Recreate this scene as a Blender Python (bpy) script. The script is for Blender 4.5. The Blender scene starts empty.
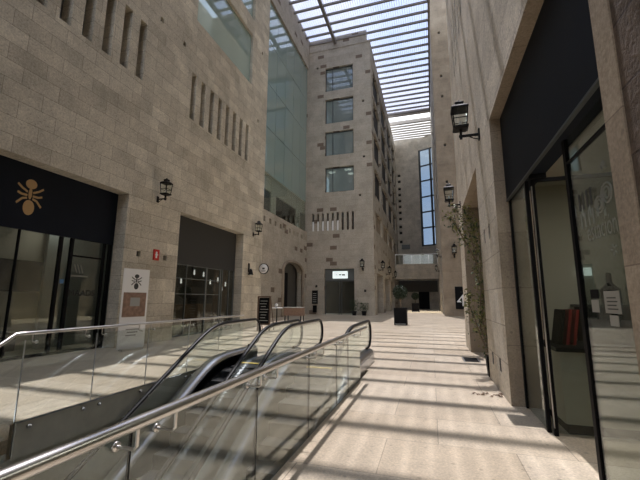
import bpy, math, random
from math import sin, cos, pi, exp, log, radians
from mathutils import Vector, Matrix
import numpy as np
random.seed(7)
S = bpy.context.scene
COL = S.collection

# ------------------------------------------------------------------ camera
H = 1.6
F_PX, YAW, PITCH, ROLL = 354.05, -.30253, .165877, .00575
fw = Vector((sin(YAW)*cos(PITCH), cos(YAW)*cos(PITCH), sin(PITCH)))
r0 = Vector((cos(YAW), -sin(YAW), 0)); u0 = r0.cross(fw)
rt = cos(ROLL)*r0 + sin(ROLL)*u0; up = -sin(ROLL)*r0 + cos(ROLL)*u0
cam = bpy.data.cameras.new('camera'); co = bpy.data.objects.new('camera', cam); COL.objects.link(co)
m = Matrix((rt, up, -fw)).transposed().to_4x4(); m.translation = (0, 0, H); co.matrix_world = m
cam.sensor_width = 36; cam.lens = 36*F_PX/640; cam.clip_start = .05; cam.clip_end = 500
S.camera = co
S.view_settings.view_transform = 'Standard'; S.view_settings.look = 'None'
S.view_settings.gamma = 1; S.view_settings.exposure = 0.9; S.view_settings.use_curve_mapping = False
S.cycles.max_bounces = 10; S.cycles.diffuse_bounces = 5; S.cycles.glossy_bounces = 4
S.cycles.transparent_max_bounces = 20; S.cycles.caustics_reflective = False; S.cycles.caustics_refractive = False
S.cycles.sample_clamp_indirect = 6

# ------------------------------------------------------------------ sky and sun
SKY, SUN = 2.7, 4.1
w = bpy.data.worlds.new('sky'); S.world = w; w.use_nodes = True
nt = w.node_tree; nt.nodes.clear()
out = nt.nodes.new('ShaderNodeOutputWorld'); bg = nt.nodes.new('ShaderNodeBackground')
tc = nt.nodes.new('ShaderNodeTexCoord'); nz = nt.nodes.new('ShaderNodeTexNoise'); nz.inputs['Scale'].default_value = 3.5
nz.inputs['Detail'].default_value = 6
rp = nt.nodes.new('ShaderNodeValToRGB'); rp.color_ramp.elements[0].position = .38; rp.color_ramp.elements[1].position = .66
rp.color_ramp.elements[0].color = (.30, .36, .47, 1); rp.color_ramp.elements[1].color = (.46, .465, .475, 1)
nt.links.new(tc.outputs['Generated'], nz.inputs['Vector']); nt.links.new(nz.outputs[0], rp.inputs[0])
nt.links.new(rp.outputs[0], bg.inputs[0]); bg.inputs[1].default_value = SKY; nt.links.new(bg.outputs[0], out.inputs[0])
sl = bpy.data.lights.new('sun', 'SUN'); sl.energy = SUN; sl.angle = radians(.35); sl.color = (1, .93, .80)
so = bpy.data.objects.new('sun', sl); COL.objects.link(so); so.location = (-5, 30, 60)
SDX, SDY = .068, -.3415
so.rotation_euler = Vector((SDX, SDY, -1)).to_track_quat('-Z', 'Y').to_euler()

# ------------------------------------------------------------------ materials
def newmat(name):
    mt = bpy.data.materials.new(name); mt.use_nodes = True
    t = mt.node_tree; return mt, t, t.nodes['Principled BSDF']
def N(t, kind, **kw):
    n = t.nodes.new('ShaderNode'+kind)
    for k, v in kw.items():
        if k in n.inputs.keys(): n.inputs[k].default_value = v
        else: setattr(n, k, v)
    return n
def plain(name, col, rough=.6, metal=0, spec=.5, var=.0, scale=8, emit=0):
    mt, t, p = newmat(name)
    p.inputs['Roughness'].default_value = rough; p.inputs['Metallic'].default_value = metal
    p.inputs['Specular IOR Level'].default_value = spec
    c = (*col, 1)
    if var:
        g = N(t, 'NewGeometry'); n = N(t, 'TexNoise', Scale=scale, Detail=5.0); t.links.new(g.outputs['Position'], n.inputs['Vector'])
        mx = N(t, 'MixRGB'); mx.inputs[1].default_value = tuple(x*(1-var) for x in col)+(1,); mx.inputs[2].default_value = tuple(min(1, x*(1+var)) for x in col)+(1,)
        t.links.new(n.outputs[0], mx.inputs[0]); t.links.new(mx.outputs[0], p.inputs['Base Color'])
    else: p.inputs['Base Color'].default_value = c
    if emit:
        p.inputs['Emission Color'].default_value = c; p.inputs['Emission Strength'].default_value = emit
    return mt
def wallcoords(t):
    g = N(t, 'NewGeometry'); s = N(t, 'SeparateXYZ'); t.links.new(g.outputs['Position'], s.inputs[0])
    n = N(t, 'SeparateXYZ'); t.links.new(g.outputs['True Normal'], n.inputs[0])
    def isbig(o):
        a = N(t, 'Math', operation='ABSOLUTE'); t.links.new(o, a.inputs[0])
        b = N(t, 'Math', operation='GREATER_THAN'); b.inputs[1].default_value = .6; t.links.new(a.outputs[0], b.inputs[0]); return b.outputs[0]
    nx, nz_ = isbig(n.outputs[0]), isbig(n.outputs[2])
    def mixv(f, a, b):
        mx = N(t, 'Mix'); mx.data_type = 'FLOAT'; t.links.new(f, mx.inputs[0]); t.links.new(a, mx.inputs[2]); t.links.new(b, mx.inputs[3]); return mx.outputs[0]
    u = mixv(nx, s.outputs[0], s.outputs[1]); v = mixv(nz_, s.outputs[2], s.outputs[1])
    c = N(t, 'CombineXYZ'); t.links.new(u, c.inputs[0]); t.links.new(v, c.inputs[1])
    return c.outputs[0], g.outputs['Position']
def stone(name, c1, c2, mortar, bw=.95, bh=.47, ms=.008, patch=None, patch_th=.93, bump=.25, stain=.25, fine=40, rough=.85, pit=.72):
    mt, t, p = newmat(name); p.inputs['Roughness'].default_value = rough; p.inputs['Specular IOR Level'].default_value = .25
    uv, pos = wallcoords(t)
    def brick():
        b = N(t, 'TexBrick'); b.offset = .42; b.inputs['Scale'].default_value = 1; b.inputs['Brick Width'].default_value = bw
        b.inputs['Row Height'].default_value = bh; b.inputs['Mortar Size'].default_value = ms; b.inputs['Mortar Smooth'].default_value = .3
        t.links.new(uv, b.inputs['Vector']); return b
    b = brick(); b.inputs['Color1'].default_value = (*c1, 1); b.inputs['Color2'].default_value = (*c2, 1); b.inputs['Mortar'].default_value = (*mortar, 1)
    col = b.outputs[0]
    if patch:
        b2 = brick(); b2.inputs['Brick Width'].default_value = bw*.62; b2.inputs['Row Height'].default_value = bh*.7; b2.inputs['Color1'].default_value = (0, 0, 0, 1); b2.inputs['Color2'].default_value = (1, 1, 1, 1); b2.inputs['Mortar'].default_value = (0, 0, 0, 1)
        gt = N(t, 'Math', operation='GREATER_THAN'); gt.inputs[1].default_value = patch_th; t.links.new(b2.outputs[0], gt.inputs[0])
        ml = N(t, 'Math', operation='MULTIPLY'); ml.inputs[1].default_value = .8; t.links.new(gt.outputs[0], ml.inputs[0])
        mx = N(t, 'MixRGB'); mx.inputs[2].default_value = (*patch, 1); t.links.new(ml.outputs[0], mx.inputs[0]); t.links.new(col, mx.inputs[1]); col = mx.outputs[0]
    n1 = N(t, 'TexNoise', Scale=.9, Detail=6.0, Roughness=.6); t.links.new(pos, n1.inputs['Vector'])
    n2 = N(t, 'TexNoise', Scale=float(fine), Detail=4.0, Roughness=.7); t.links.new(pos, n2.inputs['Vector'])
    n3 = N(t, 'TexNoise', Scale=5.0, Detail=8.0, Roughness=.75); n3.inputs['Distortion'].default_value = 1.2; t.links.new(pos, n3.inputs['Vector'])
    for n, lo, hi in ((n1, 1-stain, 1+stain), (n2, .74, 1.22), (n3, .88, 1.10)):
        mr = N(t, 'MapRange'); mr.inputs[1].default_value = .3; mr.inputs[2].default_value = .7; mr.inputs[3].default_value = lo; mr.inputs[4].default_value = hi
        t.links.new(n.outputs[0], mr.inputs[0])
        mm = N(t, 'MixRGB'); mm.blend_type = 'MULTIPLY'; mm.inputs[0].default_value = 1; t.links.new(col, mm.inputs[1]); t.links.new(mr.outputs[0], mm.inputs[2]); col = mm.outputs[0]
    vo = N(t, 'TexVoronoi', Scale=6.5); t.links.new(pos, vo.inputs['Vector'])
    pm_ = N(t, 'MapRange'); pm_.inputs[1].default_value = .09; pm_.inputs[2].default_value = .16; pm_.inputs[3].default_value = pit; pm_.inputs[4].default_value = 1
    t.links.new(vo.outputs['Distance'], pm_.inputs[0]); mm = N(t, 'MixRGB'); mm.blend_type = 'MULTIPLY'; mm.inputs[0].default_value = 1
    t.links.new(col, mm.inputs[1]); t.links.new(pm_.outputs[0], mm.inputs[2]); col = mm.outputs[0]
    t.links.new(col, p.inputs['Base Color'])
    bp = N(t, 'Bump'); bp.inputs['Strength'].default_value = bump; bp.inputs['Distance'].default_value = .03
    sm = N(t, 'Math', operation='SUBTRACT'); t.links.new(n2.outputs[0], sm.inputs[0]); t.links.new(b.outputs['Fac'], sm.inputs[1])
    t.links.new(sm.outputs[0], bp.inputs['Height']); t.links.new(bp.outputs[0], p.inputs['Normal'])
    return mt
def glassmat(name, tint=(.9, .95, .93), refl=1.0, rough=0.0, base=.0, body=None):
    mt, t, p = newmat(name); t.nodes.remove(p)
    o = t.nodes['Material Output']; tr = N(t, 'BsdfTransparent'); tr.inputs[0].default_value = (*tint, 1)
    gl = N(t, 'BsdfGlossy'); gl.inputs['Roughness'].default_value = rough; gl.inputs[0].default_value = (.95, 1, .98, 1)
    fr = N(t, 'Fresnel'); ge = N(t, 'NewGeometry')
    io = N(t, 'MapRange'); io.inputs[3].default_value = 1.5; io.inputs[4].default_value = 1/1.5
    t.links.new(ge.outputs['Backfacing'], io.inputs[0]); t.links.new(io.outputs[0], fr.inputs[0])
    ml = N(t, 'Math', operation='MULTIPLY_ADD'); ml.inputs[1].default_value = refl; ml.inputs[2].default_value = base; ml.use_clamp = True
    t.links.new(fr.outputs[0], ml.inputs[0])
    src = tr.outputs[0]
    if body:
        df = N(t, 'BsdfDiffuse'); df.inputs[0].default_value = (*body[0], 1); m2 = N(t, 'MixShader'); m2.inputs[0].default_value = body[1]
        t.links.new(tr.outputs[0], m2.inputs[1]); t.links.new(df.outputs[0], m2.inputs[2]); src = m2.outputs[0]
    mx = N(t, 'MixShader'); t.links.new(ml.outputs[0], mx.inputs[0]); t.links.new(src, mx.inputs[1]); t.links.new(gl.outputs[0], mx.inputs[2])
    t.links.new(mx.outputs[0], o.inputs[0]); return mt
M = {}
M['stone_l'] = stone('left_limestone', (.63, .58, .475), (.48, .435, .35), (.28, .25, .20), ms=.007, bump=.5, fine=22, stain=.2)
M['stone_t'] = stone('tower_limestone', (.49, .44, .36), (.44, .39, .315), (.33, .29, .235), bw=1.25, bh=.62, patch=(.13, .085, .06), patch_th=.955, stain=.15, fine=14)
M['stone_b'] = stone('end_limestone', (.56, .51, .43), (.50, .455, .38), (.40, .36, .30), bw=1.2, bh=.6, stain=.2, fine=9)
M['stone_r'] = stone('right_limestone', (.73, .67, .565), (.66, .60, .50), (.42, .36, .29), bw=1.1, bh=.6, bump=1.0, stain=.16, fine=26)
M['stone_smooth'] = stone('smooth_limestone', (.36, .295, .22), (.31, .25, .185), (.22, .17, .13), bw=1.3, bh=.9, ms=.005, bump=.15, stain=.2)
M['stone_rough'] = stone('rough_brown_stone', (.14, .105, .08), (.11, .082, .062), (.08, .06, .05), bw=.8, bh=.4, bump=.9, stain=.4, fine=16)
M['floor'] = stone('travertine_tiles', (.68, .585, .455), (.56, .465, .345), (.36, .30, .225), bw=1.35, bh=.9, ms=.006, bump=.08, stain=.12, fine=38, rough=.38)
M['floor_dark'] = stone('grey_tiles', (.25, .235, .21), (.21, .2, .18), (.1, .1, .09), bw=.9, bh=.6, ms=.01, bump=.1, rough=.45)
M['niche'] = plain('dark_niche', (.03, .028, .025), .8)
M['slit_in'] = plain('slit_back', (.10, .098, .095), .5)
M['black'] = plain('black_paint', (.007, .007, .008), .6, spec=.1)
M['iron'] = plain('black_iron', (.010, .009, .009), .55, 0, spec=.2)
M['navy'] = plain('dark_navy_panel', (.010, .013, .020), .6, spec=.12, var=.15, scale=2)
M['char'] = plain('charcoal_panel', (.035, .036, .036), .5)
M['steel'] = plain('brushed_steel', (.66, .64, .61), .28, 1.0, var=.06, scale=30)
M['steel_d'] = plain('satin_steel', (.55, .56, .58), .3, 1.0)
M['slab_edge'] = plain('grey_green_cladding', (.72, .72, .62), .4, var=.2, scale=5)
M['alu'] = plain('step_aluminium', (.035, .035, .035), .55, .3)
M['rubber'] = plain('handrail_rubber', (.010, .010, .010), .45, spec=.3)
M['glass'] = glassmat('clear_glass', (.93, .955, .94), 1.1)
M['glass_rail'] = glassmat('railing_glass', (.86, .88, .86), 1.55)
M['glass_shop'] = glassmat('shop_glass', (.80, .83, .81), 1.15)
M['glass_green'] = glassmat('green_curtain_glass', (.50, .60, .57), 1.6, base=.03, body=((.40, .52, .48), .68))
M['glass_win'] = glassmat('window_glass', (.55, .62, .60), 1.6, base=.04, body=((.36, .42, .41), .5))
M['glass_sky'] = glassmat('tinted_window_glass', (.38, .43, .48), .8)
M['glass_roof'] = glassmat('roof_glass', (.74, .75, .82), .6)
M['beam'] = plain('roof_beam', (.24, .215, .19), .7, var=.1)
M['beam_l'] = plain('pale_slat', (.50, .45, .40), .7)
M['gold'] = plain('gold_emblem', (.50, .33, .16), .45, .4)
M['white'] = plain('white_paint', (.85, .85, .83), .6)
M['offwhite'] = plain('offwhite_wall', (.48, .45, .38), .8)
M['beige'] = plain('beige_band', (.72, .69, .58), .8)
M['room'] = plain('dim_room', (.09, .082, .07), .8)
M['room_b'] = plain('pale_room', (.22, .25, .24), .8)
M['frame'] = plain('dark_frame', (.05, .055, .055), .4)
M['frame_g'] = plain('grey_frame', (.12, .13, .125), .4)
M['red'] = plain('red_sign', (.5, .02, .015), .5)
M['redbook'] = plain('red_cover', (.28, .012, .012), .5)
M['wood'] = plain('brown_wood', (.13, .08, .05), .5, var=.25, scale=6)
M['wood_l'] = plain('basket_wood', (.22, .14, .10), .7, var=.4, scale=12)
M['leaf'] = plain('leaf', (.035, .065, .022), .5, var=.5, scale=9)
M['leaf_d'] = plain('dark_leaf', (.018, .032, .013), .6, var=.5, scale=9)
M['leaf_y'] = plain('yellow_green_leaf', (.20, .20, .055), .5, var=.5, scale=9)
M['leaf_dry'] = plain('dry_leaf', (.16, .10, .06), .8)
M['bark'] = plain('bark', (.20, .15, .10), .8, var=.3, scale=20)
M['yellow'] = plain('yellow_comb', (.75, .55, .12), .5)
M['lamp'] = plain('lamp_light', (1, .98, .93), .5, emit=1.4)
M['lamp2'] = plain('pendant_light', (1, .96, .9), .5, emit=.35)
M['signlit'] = plain('lit_sign', (.85, .95, .93), .5, emit=.42)
M['milk'] = plain('dark_lantern_glass', (.03, .03, .032), .12)
M['etch'] = plain('etched_lettering', (.25, .26, .23), .6)
M['darklet'] = plain('dark_lettering', (.05, .05, .05), .6)
M['blue'] = plain('blue_sticker', (.08, .2, .4), .5)
M['picture'] = plain('picture_print', (.27, .17, .12), .6, var=.7, scale=9)
M['sofa'] = plain('dark_upholstery', (.05, .045, .04), .9)
M['soil'] = plain('soil', (.05, .035, .025), .95)
M['paper'] = plain('grey_paper', (.36, .36, .33), .7)
M['green_pot'] = plain('green_foliage_table', (.07, .12, .07), .7)

# ------------------------------------------------------------------ mesh helpers
class MB:
    def __init__(s): s.v = []; s.f = []; s.m = []; s.sm = []
    def add(s, vs, fs, mi=0, smooth=False):
        o = len(s.v); s.v += [tuple(v) for v in vs]
        for f in fs: s.f.append([i+o for i in f]); s.m.append(mi); s.sm.append(smooth)
        return s
    def box(s, x0, x1, y0, y1, z0, z1, mi=0):
        x0, x1 = min(x0, x1), max(x0, x1); y0, y1 = min(y0, y1), max(y0, y1); z0, z1 = min(z0, z1), max(z0, z1)
        v = [(x, y, z) for x in (x0, x1) for y in (y0, y1) for z in (z0, z1)]
        return s.add(v, [(0, 1, 3, 2), (4, 6, 7, 5), (0, 4, 5, 1), (2, 3, 7, 6), (0, 2, 6, 4), (1, 5, 7, 3)], mi)
    def prism(s, poly, fn, d0, d1, mi=0):
        """poly: 2D points; fn(u, v, d) -> 3D point"""
        n = len(poly); v = [fn(a, b, d0) for a, b in poly]+[fn(a, b, d1) for a, b in poly]
        return s.add(v, [list(range(n)), list(range(2*n-1, n-1, -1))]+[(i, i+n, (i+1) % n+n, (i+1) % n) for i in range(n)], mi)
    def tube(s, pts, r, seg=10, mi=0, ry=None, cap=True):
        pts = [Vector(p) for p in pts]; n = len(pts); vs = []; prev = None
        for i, p in enumerate(pts):
            d = (pts[min(i+1, n-1)]-pts[max(i-1, 0)]).normalized()
            a = d.cross(Vector((0, 0, 1))) if prev is None else prev-d*prev.dot(d)
            if a.length < 1e-4: a = d.cross(Vector((1, 0, 0)))
            a.normalize(); prev = a; b = a.cross(d)
            rr = r[i] if isinstance(r, (list, tuple)) else r; r2 = rr if ry is None else ry
            for k in range(seg):
                t = 2*pi*k/seg; vs.append(p+a*cos(t)*rr+b*sin(t)*r2)
        fs = [(i*seg+k, i*seg+(k+1) % seg, (i+1)*seg+(k+1) % seg, (i+1)*seg+k) for i in range(n-1) for k in range(seg)]
        s.add(vs, fs, mi, True)
        if cap: s.add([vs[k] for k in range(seg)]+[vs[(n-1)*seg+k] for k in range(seg)], [list(range(seg-1, -1, -1)), list(range(seg, 2*seg))], mi)
        return s
    def lathe(s, prof, c=(0, 0, 0), seg=16, mi=0, axis='z', smooth=True):
        vs = []
        for r, h in prof:
            for k in range(seg):
                t = 2*pi*k/seg
                q = {'z': (r*cos(t), r*sin(t), h), 'x': (h, r*cos(t), r*sin(t)), 'y': (r*sin(t), h, r*cos(t))}[axis]
                vs.append((c[0]+q[0], c[1]+q[1], c[2]+q[2]))
        n = len(prof)
        return s.add(vs, [(i*seg+k, i*seg+(k+1) % seg, (i+1)*seg+(k+1) % seg, (i+1)*seg+k) for i in range(n-1) for k in range(seg)]+[list(range(seg-1, -1, -1)), list(range((n-1)*seg, n*seg))], mi, smooth)
    def frustum(s, c, w0, w1, z0, z1, mi=0):
        v = [(c[0]+a*w0/2, c[1]+b*w0/2, z0) for a, b in ((-1, -1), (1, -1), (1, 1), (-1, 1))]+[(c[0]+a*w1/2, c[1]+b*w1/2, z1) for a, b in ((-1, -1), (1, -1), (1, 1), (-1, 1))]
        return s.add(v, [(3, 2, 1, 0), (4, 5, 6, 7), (0, 1, 5, 4), (1, 2, 6, 5), (2, 3, 7, 6), (3, 0, 4, 7)], mi)
    def leaves(s, pts, size, mi=0, asp=.45, rnd=random):
        for p in pts:
            a = Vector((rnd.gauss(0, 1), rnd.gauss(0, 1), rnd.gauss(0, 1))).normalized(); b = a.orthogonal().normalized()
            b = Matrix.Rotation(rnd.uniform(0, 6.28), 3, a) @ b; c = a.cross(b); z = size*rnd.uniform(.6, 1.3); p = Vector(p)
            s.add([p-b*z*.5, p+c*z*asp*.5+a*z*.08, p+b*z*.5, p-c*z*asp*.5+a*z*.08], [(0, 1, 2, 3)], mi)
        return s
    def build(s, name, mats, parent=None, local=False, fix=True):
        me = bpy.data.meshes.new(name); off = Vector((0, 0, 0))
        if parent is not None and not local:
            q = parent
            while q is not None: off += q.location; q = q.parent
        me.from_pydata([tuple(Vector(v)-off) for v in s.v], [], s.f)
        if not isinstance(mats, (list, tuple)): mats = [mats]
        for q in mats: me.materials.append(M[q])
        me.polygons.foreach_set('material_index', s.m); me.polygons.foreach_set('use_smooth', s.sm)
        if fix:
            import bmesh
            bm = bmesh.new(); bm.from_mesh(me); bmesh.ops.recalc_face_normals(bm, faces=bm.faces); bm.to_mesh(me); bm.free()
        me.update()
        o = bpy.data.objects.new(name, me); COL.objects.link(o)
        if parent is not None: o.parent = parent
        return o
def tag(o, label=None, cat=None, group=None, kind=None):
    if label: o['label'] = label
    if cat: o['category'] = cat
    if group: o['group'] = group
    if kind: o['kind'] = kind
    return o
def thing(name, label, cat, loc=(0, 0, 0), rz=0, group=None):
    o = bpy.data.objects.new(name, None); COL.objects.link(o); o.location = loc; o.rotation_euler = (0, 0, rz)
    o.empty_display_size = .1
    return tag(o, label, cat, group)
def struct(name, label=None, loc=(0, 0, 0)):
    o = bpy.data.objects.new(name, None); COL.objects.link(o); o.location = loc; o.empty_display_size = .1
    return tag(o, label, kind='structure')
def S_(o, label=None): o['kind'] = 'structure'; tag(o, label); return o
def copy_tree(o, parent=None):
    c = o.copy(); COL.objects.link(c)
    if parent is not None: c.parent = parent
    for ch in list(o.children): copy_tree(ch, c)
    return c
def text_mesh(txt, size, fn, depth=.004, align='LEFT'):
    cu = bpy.data.curves.new('t', 'FONT'); cu.body = txt; cu.size = size; cu.align_x = align; cu.resolution_u = 3
    ob = bpy.data.objects.new('t', cu); COL.objects.link(ob)
    dg = bpy.context.evaluated_depsgraph_get(); dg.update(); me = ob.evaluated_get(dg).to_mesh()
    mb = MB(); vs = [fn(v.co.x, v.co.y, depth) for v in me.vertices]; mb.add(vs, [list(p.vertices) for p in me.polygons])
    ob.to_mesh_clear(); bpy.data.objects.remove(ob); bpy.data.curves.remove(cu)
    return mb
def wall(axis, face, inward, u0, u1, z0, z1, thick, holes, rev=0):
    """slab wall. axis 'x': face plane x=face, u=y; 'y': face plane y=face, u=x. inward=+1/-1 direction of thickness.
    holes: (ua, ub, za, zb, depth or None for through, back material index)"""
    mb = MB()
    P = (lambda u, z, d: (face+inward*d, u, z)) if axis == 'x' else (lambda u, z, d: (u, face+inward*d, z))
    us = sorted({u0, u1, *[h[0] for h in holes], *[h[1] for h in holes]}); zs = sorted({z0, z1, *[h[2] for h in holes], *[h[3] for h in holes]})
    us = [u for u in us if u0 <= u <= u1]; zs = [z for z in zs if z0 <= z <= z1]
    def inside(u, z, back):
        for h in holes:
            if h[0] < u < h[1] and h[2] < z < h[3] and (not back or h[4] is None): return True
        return False
    for d, back in ((0, False), (thick, True)):
        for j in range(len(zs)-1):
            i = 0
            while i < len(us)-1:
                if inside((us[i]+us[i+1])/2, (zs[j]+zs[j+1])/2, back): i += 1; continue
                k = i
                while k < len(us)-1 and not inside((us[k]+us[k+1])/2, (zs[j]+zs[j+1])/2, back): k += 1
                q = [P(us[i], zs[j], d), P(us[k], zs[j], d), P(us[k], zs[j+1], d), P(us[i], zs[j+1], d)]
                mb.add(q, [(0, 1, 2, 3)]); i = k
    mb.add([P(u0, z0, 0), P(u1, z0, 0), P(u1, z1, 0), P(u0, z1, 0), P(u0, z0, thick), P(u1, z0, thick), P(u1, z1, thick), P(u0, z1, thick)],
           [(1, 2, 6, 5), (2, 3, 7, 6), (3, 0, 4, 7)])
    for h in holes:
        a, b, c, e, dp, mi = h; d = thick if dp is None else dp
        c2 = [(a, c), (b, c), (b, e), (a, e)]
        v = [P(u, z, 0) for u, z in c2]+[P(u, z, d) for u, z in c2]
        mb.add(v, ([(0, 1, 5, 4)] if c > z0 else [])+[(1, 2, 6, 5), (2, 3, 7, 6), (3, 0, 4, 7)], rev if dp is None else 0)
        if dp is not None: mb.add(v[4:], [(0, 1, 2, 3)], mi)
    return mb

ZT = 32.4                       # underside of the roof
XL, XR = -9.9, 1.1              # hall faces of the left and right walls
YB = -12                        # back end of the hall, open above the added wall

# ------------------------------------------------------------------ floor and lower level
fl = MB()
fl.box(-1.45, 9, YB, 72, -.42, 0); fl.box(-5.2, -1.45, 8.45, 72, -.42, 0)
fl.box(-16, -5.2, 3.45, 72, -.42, 0); fl.box(-16, -7.6, YB, 3.45, -.42, 0)
S_(fl.build('floor', 'floor', fix=False))
S_(MB().box(-16, 9, YB, 20, -5.3, -5).build('floor_lower', 'floor_dark'))
lw = MB().box(-16, 9, 9.6, 9.9, -5, -.42); lw.box(-1.3, -1.1, YB, 9.6, -5, -.42); lw.box(-5.35, -5.2, YB, 9.6, -5, -.44)
S_(lw.build('wall_lower', 'slab_edge'))
# stair down at the left of the opening
st = MB()
for k in range(16): st.box(-7.6, -5.2, 3.45-.28*(k+1), 3.45-.28*k, -.17*(k+1)-.17, -.17*(k+1))
S_(st.build('floor_stair', 'floor'))
sf = MB().box(-5.19, -5.165, 3.5, 9.2, -.44, -.0); 
S_(sf.build('trim_slab_edge', 'slab_edge'))

# ------------------------------------------------------------------ left wall
holes = [(2.0, 9.38, 0, 5.2, None, 0), (12.07, 17.36, 0, 5.2, None, 0)]
for k in range(-2, 8):
    a = 6.38+.695*k if k < 5 else None
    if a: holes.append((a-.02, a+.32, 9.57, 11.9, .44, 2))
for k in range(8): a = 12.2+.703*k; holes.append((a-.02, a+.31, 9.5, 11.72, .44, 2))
holes += [(12.25, 17.55, 14.45, 17.8, None, 0), (12.25, 17.65, 18.9, 22.3, None, 0), (12.25, 17.65, 23.4, 26.8, None, 0)]
for y, z in ((10.17, 12.7), (11.56, 12.67), (18.54, 12.59), (18.8, 17.5), (10.03, 3.17), (11.36, 3.16)):
    holes.append((y-.09, y+.09, z-.1, z+.1, .12, 1))
wl = wall('x', XL, -1, YB, 19.7, 0, 33.2, .47, holes)
# return face at the corner back to the recess
wl.box(-13.1, XL-.47, 19.23, 19.7, 0, 33.2)
S_(wl.build('wall_left', ['stone_l', 'niche', 'slit_in']))
for i, (z0, z1) in enumerate(((14.45, 17.8), (18.9, 22.3), (23.4, 26.8))):
    wn = struct('window_%d' % (i+1), 'large recessed green glass window high in the left stone wall', (-10.4, 14.9, z0))
    MB().box(-10.08, -10.05, 12.25, 17.6, z0, z1).build('pane', 'glass_green', wn)
    MB().box(-11.6, -11.4, 11.5, 18.3, z0-.6, z1+.6).build('backing', 'room_b', wn)
    f = MB(); 
    for yy in (13.6, 14.95, 16.3): f.box(-10.14, -10.09, yy-.02, yy+.02, z0, z1)
    f.build('window_frame', 'frame_g', wn)

S_(MB().box(-16, 9, YB-.5, YB, -5, 13).build('wall_back_baffle', 'stone_l'))  # unseen wall added behind the camera; its height limits the sky fill

# recess wall with curtain glass above the sill
holes = [(30.4, 35.7, 0, 5.3, None, 0)]
for k in range(9): a = 26.3+1.13*k; holes.append((a-.2, a+.2, 8.05, 8.5, .3, 1))
wr = wall('x', -13.1, -1, 19.7, 37.0, 0, 9.05, .6, holes)
# arch head infill
cy, rad, zs_ = 33.05, 2.65, 5.3
n = 16
def arc(i): t = pi*i/n; return (cy-rad*cos(t), zs_-1.0+.95*sin(t))
for i in range(n):
    a, b = arc(i), arc(i+1)
    wr.prism([a, b, (b[0], zs_), (a[0], zs_)], lambda u, v, d: (-13.1-d, u, v), 0.01, .59)
wr.box(-13.6, -13.1, 19.7, 38.2, 29.3, 33.2)
wr.box(-16, -13.1, 37.0, 38.2, 0, 33.2)
wr.box(-16, -13.1, 19.23, 19.7, 0, 33.2)
wr.box(-16, -15.6, 19.7, 37, 0, 33.2)
wr.box(-16, -13.6, 19.7, 37, 32.8, 33.2)
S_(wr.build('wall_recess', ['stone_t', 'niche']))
# moulded surround of the arch
ar = MB()
pts = [(cy-rad-.05, 0), (cy-rad-.05, 4.3)]+[(cy-(rad+.05)*cos(pi*i/12), 4.3+1.0*sin(pi*i/12)) for i in range(1, 12)]+[(cy+rad+.05, 4.3), (cy+rad+.05, 0)]
ar.tube([(-13.06, u, v) for u, v in pts], .17, 6)
S_(ar.build('trim_1', 'stone_smooth'))
dr = struct('door_1', 'dark arched doorway in the recessed stone wall', (-13.9, 33, 0))
MB().box(-14.0, -13.9, 29.9, 36, 0, 5.2).build('door_panel', 'room', dr)
MB().box(-13.88, -13.82, 30.4, 33.4, 0, 4.2).build('door_leaf', 'black', dr)
# curtain wall
cw = thing('curtain_wall', 'tall green glass curtain wall rising above the stone recess beside the tower', 'glass wall', (-13.3, 28.3, 9.05))
gp = MB(); 
for k in range(8):
    a = 19.75+k*2.16
    for z0, z1 in ((9.1, 12.5), (12.55, 16.7), (16.75, 20.9), (20.95, 25.1), (25.15, 29.28)):
        MB().box(-13.33, -13.3, a+.02, a+2.14, z0, z1).build('glass_pane', 'glass_green' if z0 > 12 else 'glass_shop', cw)
MB().box(-13.62, -13.38, 19.8, 37, 12.3, 12.6).box(-13.6, -13.42, 19.8, 37, 11.1, 12.35).build('slab_band', 'beige', cw)
pm = MB()
for y in (22.2, 28.6, 34.9): pm.box(-13.5, -13.38, y-.55, y+.55, 9.05, 12.4)
pm.box(-14.2, -13.4, 19.8, 37, 9.0, 9.12)
pm.build('column', 'beige', cw)
MB().box(-15.3, -15.2, 19.8, 37, 9, 12.4).build('dark_interior', 'room', cw)
MB().box(-15.3, -15.2, 19.8, 37, 12.45, 29.3).build('interior_wall', 'room_b', cw)
pm = MB()
for z in (16.7, 20.9, 25.1): pm.box(-15.1, -13.5, 19.8, 37, z-.15, z+.15)
pm.build('floor_slab', 'room_b', cw)

# ------------------------------------------------------------------ tower
TX, TY = -5.58, 37.0
rows = [(25.9, 28.95), (21.8, 24.85), (17.85, 20.75), (13.5, 16.4)]
holes = [(-11.0, -7.65, a, b, None, 0) for a, b in rows]+[(-11.02, -7.72, 0, 4.86, None, 0)]
for k in range(9): a = -12.5+.57*k; holes.append((a, a+.24, 9.1, 11.12, .5, 1))
for x, z in ((-6.5, 24.0), (-6.5, 17.3), (-12.0, 29.2), (-6.6, 2.5), (-7.0, 12.9), (-11.95, 3.0)): holes.append((x-.13, x+.13, z-.13, z+.13, .2, 1))
tw = wall('y', TY, 1, -13.1, TX, 0, 31.5, .6, holes)
tw.box(-13.1, -6.05, 37.12, 37.8, 31.5, 33.1)
tw.box(-13.1, TX+.06, 36.94, 37.2, 31.38, 31.5)
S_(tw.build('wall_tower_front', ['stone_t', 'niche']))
cols = [(38.7, 44.2), (45.6, 51.4), (52.6, 58.2), (59.4, 64.2)]
holes = []
for a, b in cols:
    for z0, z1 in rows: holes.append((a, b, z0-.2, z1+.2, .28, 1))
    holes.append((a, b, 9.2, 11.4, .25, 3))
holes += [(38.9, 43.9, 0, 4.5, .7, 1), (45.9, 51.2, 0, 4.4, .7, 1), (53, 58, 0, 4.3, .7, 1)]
ts = wall('x', TX, -1, TY+.6, 67, 0, 31.5, .9, holes)
S_(ts.build('wall_tower_side', ['stone_t', 'niche', 'slit_in', 'stone_smooth']))
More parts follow.
